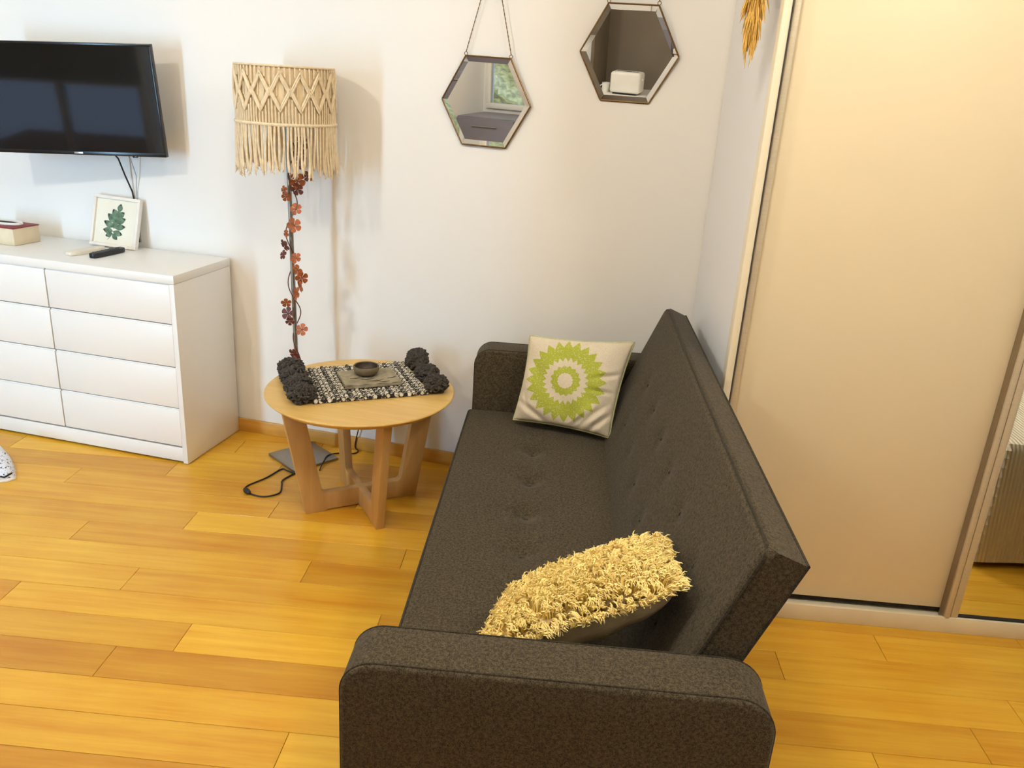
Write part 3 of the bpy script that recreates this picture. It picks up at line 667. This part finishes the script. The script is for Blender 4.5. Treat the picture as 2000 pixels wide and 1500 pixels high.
build('wall_hook', G().tube([(0, -.016, .84), (.02, -.016, .85), (.068, -.016, .85)], .003, 6), 'brass', pm)

# ------------------------------------------------------------------ sofa
so = thing('sofa', 'charcoal grey fabric sofa bed with tufted seat and square arms', 'sofa', uv(-.5, -.98, 0), TH)
def rrect(x0, x1, z0, z1, rf_, rb_, n=10):
    pts = [(x0, z0), (x1, z0)]
    pts += [(x1 - rb_ + rb_ * cos(pi / 2 * k / n), z1 - rb_ + rb_ * sin(pi / 2 * k / n)) for k in range(n + 1)]
    pts += [(x0 + rf_ - rf_ * sin(pi / 2 * k / n), z1 - rf_ + rf_ * cos(pi / 2 * k / n)) for k in range(n + 1)]
    return pts
for s in (-1, 1):
    y0, y1 = (-.967, -.847) if s < 0 else (.847, .962)
    xf = -.388 if s < 0 else -.352
    pr = rrect(xf, .372, .055, .640, .062, .075)
    a = build('armrest', G().prism(pr, lambda p, q, t: (p, t, q), y0, y1), 'sofa', so, bevel=.010, seg=3, caps_only=True)
    for yy in (y0 + .0075, y1 - .0075):
        path = [(p, yy, q) for p, q in pr[1:] ] + [(pr[0][0], yy, pr[0][1])]
        c = Vector(((xf + .372) / 2, yy, .3)); path = [tuple(c + (Vector(p) - c) * 0.9985) for p in path]
        build('piping', G().tube(path, .0020, 6), 'sofa_pipe', a)
def padded(p0, p1, q0, q1, th, r, fn, tufts, crease, nu, nv):
    lp, lq = p1 - p0, q1 - q0
    def dens(t): return t + .06 * sin(4 * pi * t) * -1 if False else t
    def edge(t, n):                               # denser near the edges
        return .5 - .5 * cos(pi * t) if n < 40 else (.5 - .5 * cos(pi * t)) * .55 + t * .45
    def H(p, q):
        h = 0.0
        for d in (p - p0, p1 - p, q - q0, q1 - q):
            if d < r: h -= r - sqrt(max(0, r * r - (r - d) ** 2))
        h = max(h, -r)
        for (a, b, dp) in tufts:
            d2 = (p - a) ** 2 + (q - b) ** 2; h -= dp * exp(-d2 / .0011) + dp * .35 * exp(-d2 / .006)
        if crease is not None:
            d = abs(q - crease); w = min(1, max(0, (p - p0) * 6)) * min(1, max(0, (p1 - p) * 6))
            h -= (.0042 * exp(-(d / .006) ** 2) + .004 * exp(-(d / .035) ** 2)) * w
        return h
    g = G()
    top = lambda s, t: (lambda p, q: fn(p, q, H(p, q)))(p0 + lp * edge(s, nu), q0 + lq * edge(t, nv))
    g.grid(top, nu, nv)
    bot = lambda s, t: fn(p0 + lp * s, q0 + lq * t, -th)
    g.box(0, 0, 0, 0, 0, 0) if False else None
    def ringpts(h): return [fn(p0 + r * .12, q0 + r * .12, h), fn(p1 - r * .12, q0 + r * .12, h), fn(p1 - r * .12, q1 - r * .12, h), fn(p0 + r * .12, q1 - r * .12, h)]
    A = [fn(p0, q0, -r * .98), fn(p1, q0, -r * .98), fn(p1, q1, -r * .98), fn(p0, q1, -r * .98)]; B = [fn(p0, q0, -th), fn(p1, q0, -th), fn(p1, q1, -th), fn(p0, q1, -th)]
    g.add(A + B, [(0, 1, 5, 4), (1, 2, 6, 5), (2, 3, 7, 6), (3, 0, 4, 7), (4, 5, 6, 7)])
    return g, H
def border(p0, p1, q0, q1, ins, h, fn, rad, n=7):
    out = []
    for cx_, cy_, a0 in ((p1 - ins - rad, q1 - ins - rad, 0), (p0 + ins + rad, q1 - ins - rad, 90), (p0 + ins + rad, q0 + ins + rad, 180), (p1 - ins - rad, q0 + ins + rad, 270)):
        for k in range(n + 1):
            a = radians(a0 + 90 * k / n); out.append(fn(cx_ + rad * cos(a), cy_ + rad * sin(a), h))
    return out
# seat: p runs along the sofa (y), q across (x)
sfn = lambda p, q, h: (q, p, .402 + h)
tf = [(-.152, -.1, .016), (.061, -.1, .016), (.283, -.1, .018), (.507, -.1, .016), (-.375, -.1, .016), (-.60, -.1, .016)]
SX0, SX1 = -.368, .18
g, H = padded(-.845, .845, SX0, SX1, .17, .022, sfn, tf, -.1, 190, 64)
seat = build('seat', g, 'sofa', so)
for (a, b, d) in tf: build('tuft_button', G().sphere((b, a, .402 + H(a, b) + .001), .009, 10, 6, (1, 1, .5)), 'button', seat)
build('piping', G().tube(border(-.843, .843, SX0, SX1, .005, -.006, sfn, .02), .0036, 6, True), 'sofa_pipe', seat)
build('seat_base', G().box(-.335, .30, -.845, .845, .12, .236), 'sofa', so, bevel=.012)
# back: q runs up the reclined face, h out of the face
bd = Vector((.186, 0, .462)).normalized(); bn = Vector((-bd.z, 0, bd.x)); bo_ = Vector((.112, 0, .300))
def bfn(p, q, h):
    P = bo_ + bd * q + bn * h; return (P.x, p, P.z)
QT = .607
tb_ = [(y, z, .0045) for y in (-.60, -.375, -.152, .061, .283, .507) for z in (.24, .40)]
g, H = padded(-.838, .835, 0.0, QT, .083, .018, bfn, tb_, None, 190, 70)
back = build('backrest', g, 'sofa', so)
for (a, b, d) in tb_: build('tuft_button', G().sphere(bfn(a, b, H(a, b) - .002), .006, 10, 6), 'button', back)
build('piping', G().tube(border(-.838, .835, 0, QT, .003, -.006, bfn, .03), .0036, 6, True), 'sofa_pipe', back)
build('piping', G().tube([bfn(-.838, .02, -.079), bfn(-.838, QT, -.081), bfn(.835, QT, -.081)], .0034, 6), 'sofa_pipe', back)
for (x, y) in ((-.31, -.90), (.31, -.90), (-.31, .90), (.31, .90)):
    build('leg', G().lathe([(.018, 0), (.024, .06)], 14, (x, y, 0)), 'sofa_leg', so)

# ------------------------------------------------------------------ cushions
def pillow(name, corners, bulge, mat, nx=44, ny=44, back_bulge=None, wr=0.0, seed=0, pinch=.05, folds=()):
    """corners BL, BR, TR, TL in room coordinates; object x, y lie in the pillow's plane, z out of its face"""
    P = [uv(*c) for c in corners]; c = sum(P, Vector()) / 4
    ex = ((P[1] - P[0]) + (P[2] - P[3])).normalized(); ey = ((P[3] - P[0]) + (P[2] - P[1])); ez = ex.cross(ey).normalized(); ey = ez.cross(ex).normalized()
    Mx = Matrix((ex, ey, ez)).transposed().to_4x4(); Mx.translation = c; inv = Mx.inverted(); L = [inv @ p for p in P]
    rr_ = random.Random(seed); wv = [(rr_.uniform(6, 16), rr_.uniform(-8, 8), rr_.uniform(0, 6)) for _ in range(4)]
    def at(s, t, side):
        a, b = 2 * s - 1, 2 * t - 1
        k = 1 - pinch * (1 - (a * b) ** 2) * (max(abs(a), abs(b)) ** 6)
        a2, b2 = a * (1 - pinch * (1 - b * b)), b * (1 - pinch * (1 - a * a)); s2, t2 = (a2 + 1) / 2, (b2 + 1) / 2
        base = L[0] * (1 - s2) * (1 - t2) + L[1] * s2 * (1 - t2) + L[2] * s2 * t2 + L[3] * (1 - s2) * t2
        prof = ((1 - a * a) * (1 - b * b)) ** .5; prof = prof ** .8
        h = (bulge if side > 0 else (back_bulge or bulge)) * prof
        w_ = sum(sin(f * a + g_ * b + p_) for f, g_, p_ in wv) * wr * min(1, prof * 3)
        for (fa, fb, ga_, gb, wid, dep) in folds:
            da, db = ga_ - fa, gb - fb; q_ = max(0, min(1, ((a - fa) * da + (b - fb) * db) / (da * da + db * db)))
            d2 = (a - fa - q_ * da) ** 2 + (b - fb - q_ * db) ** 2
            if side > 0: h -= dep * (exp(-d2 / wid ** 2) - .55 * exp(-d2 / (2.4 * wid) ** 2)) * sin(pi * min(.95, max(.12, q_)))
        return (base.x, base.y, base.z + side * h + w_)
    g = G(); g.grid(lambda s, t: at(s, t, 1), nx, ny); g.grid(lambda s, t: at(s, t, -1), nx, ny, True)
    return g, Mx, at
g, MxA, atA = pillow('c', [(-.684, -.275, .425), (-.333, -.375, .425), (-.268, -.225, .742), (-.647, -.175, .722)], .062, 'sun', 90, 90, .055, .0018, 3, .06,
    [(.35, -.95, .85, -.35, .07, .022), (.55, -1.0, .98, -.5, .06, .02), (.2, -.98, .55, -.55, .05, .012), (.45, .15, 1.0, .30, .06, .014), (.4, -.1, .95, -.12, .05, .012),
     (-.95, -.55, -.3, -.98, .06, .020), (-.9, -.3, -.75, -.75, .05, .010), (.1, .95, .5, .8, .06, .006)])
ca = thing('scatter_cushion', 'beige linen cushion with an embroidered green sun motif in the sofa corner', 'cushion'); ca.matrix_basis = MxA
build('cover', g, 'sun', ca, merge=True)
pts = [atA(k / 24, 0, 1) for k in range(24)] + [atA(1, k / 24, 1) for k in range(24)] + [atA(1 - k / 24, 1, 1) for k in range(24)] + [atA(0, 1 - k / 24, 1) for k in range(24)]
part(build('piping', G().tube(pts, .0032, 6, True), 'green_pipe', ca), 'pale green piping along the cushion edge')
g, MxB, atB = pillow('c', [(-.640, -1.735, .535), (-.285, -1.690, .675), (-.290, -1.46, .640), (-.600, -1.48, .475)], .035, 'linen_back', 36, 36, .085, .001, 5, .06)
cb = thing('sheepskin_cushion', 'curly cream sheepskin cushion lying against the near sofa arm', 'cushion'); cb.matrix_basis = MxB
part(build('cover', g, 'linen_back', cb, merge=True), 'smooth cream fabric underside')
fg = G(); rl = random.Random(21)
def fleece_frame(s, t):
    p0 = Vector(atB(s, t, 1)); ps = Vector(atB(min(1, s + .02), t, 1)) - Vector(atB(max(0, s - .02), t, 1)); pt = Vector(atB(s, min(1, t + .02), 1)) - Vector(atB(s, max(0, t - .02), 1))
    n = ps.cross(pt); n = n.normalized() if n.length > 1e-9 else Vector((0, 0, 1))
    return p0, (n if n.z > 0 else -n)
clumps = []
for k in range(900):
    s, t = rl.random(), rl.random()
    if k % 4 == 0: s, t = ((s, 0.0), (s, 1.0), (0.0, t), (1.0, t))[rl.randrange(4)]
    p0, n = fleece_frame(s, t); out = Vector(((2 * s - 1) ** 5, (2 * t - 1) ** 5, 0))
    d = (n + out * .9 + Vector((rl.gauss(0, .24), rl.gauss(0, .24), 0)) + Vector((.30, -.30, 0))).normalized()
    clumps.append((p0, d, rl.uniform(.022, .036) * (1.45 if t < .02 else 1.0), rl.uniform(0, 6.28)))
from mathutils.kdtree import KDTree
kd = KDTree(len(clumps))
for k, c in enumerate(clumps): kd.insert(c[0], k)
kd.balance()
for k in range(14000):
    s, t = rl.random(), rl.random()
    if rl.random() < .2: s, t = ((s, 0.0), (s, 1.0), (0.0, t), (1.0, t))[rl.randrange(4)]
    p0, n = fleece_frame(s, t)
    cp, cdir, ln, ph = clumps[kd.find(p0)[1]]
    tip = cp + cdir * ln + Vector((rl.gauss(0, .0046), rl.gauss(0, .0046), rl.gauss(0, .005)))
    root = p0 - n * .003; ax = (tip - root); sd = ax.orthogonal().normalized(); sd2 = ax.normalized().cross(sd); pts = []
    for i in range(6):
        q_ = i / 5; cu = .0040 * q_; mid = n * (.012 * sin(pi * q_))
        pts.append(root + ax * q_ + mid + sd * cu * sin(ph + q_ * 7) + sd2 * cu * cos(ph + q_ * 7))
    fg.tube(pts, [.0014, .0017, .0017, .0016, .0013, .0005], 3)
tag(build('fleece', fg, 'fleece', cb), 'long curly cream fleece', kind='stuff')

# ------------------------------------------------------------------ the room behind the camera, seen in the mirrors
bed = thing('bed', 'bed under a ribbed white bedspread reflected in the wardrobe mirror', 'bed', uv(1.75, -2.22, 0), TH)
build('mattress', G().box(-.66, .76, -.95, .98, .22, .46), 'white', bed, bevel=.03, seg=3)
build('bed_frame', G().box(-.62, .72, -.92, .94, .10, .22), 'oak_leg', bed, bevel=.005)
for x in (-.56, .66):
    for y in (-.86, .88): build('leg', G().box(x - .03, x + .03, y - .03, y + .03, 0, .10), 'oak_leg', bed, bevel=.004)
def spread(s, t):
    """top, then a skirt that flares towards the floor"""
    a, b = 2 * s - 1, 2 * t - 1; m_ = max(abs(a), abs(b)); ang = atan2(b, a)
    if m_ <= .72: k = m_ / .72; z = .485; e = k
    else: k = 1; q_ = (m_ - .72) / .28; z = .485 - .462 * q_; e = 1 + .05 * q_ + .010 * q_ * sin(ang * 22)
    if m_ > 1e-6: a, b = a / m_ * e, b / m_ * e
    r = .04 if abs(m_ - .72) < .02 else 0
    return (.05 + .70 * a, .01 + .99 * b, z + .004 * sin(a * 9 + b * 7) * (m_ < .7) - r * .2)
build('bedspread', G().grid(spread, 90, 90), 'ribbed', bed)
for y in (-.45, .45): build('pillow', G().sphere((.45 if False else y * .9, -.70, .55), .5, 20, 12, (.62, .36, .16)), 'bedspread', bed)
kt = thing('kitchen_unit', 'white base cabinets with pale worktop along the wall behind the camera', 'cabinet', uv(-1.0, WALL_F + .3, 0), TH)
build('body', G().box(-1.15, 1.1, -.299, .27, .1, .80), 'white_lam', kt, bevel=.002)
build('plinth', G().box(-1.15, 1.1, -.299, .22, 0, .1), 'gap', kt, smooth=False)
for i in range(4):
    d = build('door', G().box(-1.145 + .56 * i, -.595 + .56 * i, .27, .29, .11, .79), 'white_lam', kt, bevel=.002)
    build('handle', G().tube([(-1.0 + .56 * i, .305, .73), (-.74 + .56 * i, .305, .73)], .005, 6), 'steel', d)
build('worktop', G().box(-1.15, 1.12, -.299, .31, .80, .84), 'white', kt, bevel=.004)
build('niche_panel', G().box(-1.12, 1.1, -.299, -.28, .84, 2.2), 'kitchen_dark', kt, smooth=False)
build('niche_side', G().box(-1.15, -1.12, -.299, .10, .84, 2.2), 'kitchen_dark', kt, bevel=.002)
gc = thing('grey_cabinet', 'grey laminate cabinet under the kitchen window', 'cabinet', uv(-2.8, WALL_F + .3, 0), TH)
build('body', G().box(-.59, .62, -.299, .27, .08, .98), 'kitchen_grey', gc, bevel=.003)
build('plinth', G().box(-.57, .60, -.299, .22, 0, .08), 'gap', gc, smooth=False)
for i in range(2):
    d = build('door', G().box(-.588 + .605 * i, .012 + .605 * i, .27, .29, .09, .97), 'kitchen_grey', gc, bevel=.002)
    build('handle', G().tube([(-.42 + .605 * i, .305, .9), (-.16 + .605 * i, .305, .9)], .005, 6), 'steel', d)
hg = thing('hedge', 'pale green hedge outside the kitchen window', 'hedge', uv(-3.2, WALL_F - 2.6, 0), TH)
build('foliage', G().grid(lambda s, t: (-3 + 6 * s, .25 * sin(s * 41 + t * 13) * cos(t * 29 + s * 17) + .1 * sin(s * 97 + t * 71), 3.0 * t), 80, 40).box(-3, 3, -.9, -.4, 0, 2.9), 'hedge', hg)
uc = thing('wall_cabinet', 'dark taupe cabinet hood over the kitchen niche', 'cabinet', uv(-1.0, WALL_F + .2, 0), TH)
build('body', G().box(-1.12, 1.1, -.199, .12, 2.201, 2.55), 'kitchen_dark', uc, bevel=.003)
ts = thing('toaster', 'white toaster standing on the pale worktop in the kitchen niche', 'toaster', uv(-1.80, WALL_F + .36, .841), TH)
build('body', G().box(-.14, .14, -.08, .08, .01, .19), 'white', ts, bevel=.025, seg=4)
build('slot', G().box(-.10, .10, -.012, .012, .18, .1915), 'gap', ts, smooth=False)
build('lever', G().box(.13, .15, -.012, .012, .12, .14), 'white', ts, bevel=.003)
build('foot', G().box(-.11, .11, -.07, .07, 0, .012), 'gap', ts, smooth=False)
mg = thing('mug', 'small white mug beside the toaster on the worktop', 'mug', uv(-2.0, WALL_F + .36, .841), TH)
build('cup', G().lathe([(.001, .004), (.030, .0), (.036, .08), (.033, .08), (.028, .008), (.001, .008)], 24, cap=False), 'white', mg)
build('handle', G().tube([(-.034 - .025 * sin(pi * k / 8), 0, .018 + .044 * k / 8) for k in range(9)], .005, 6), 'white', mg)
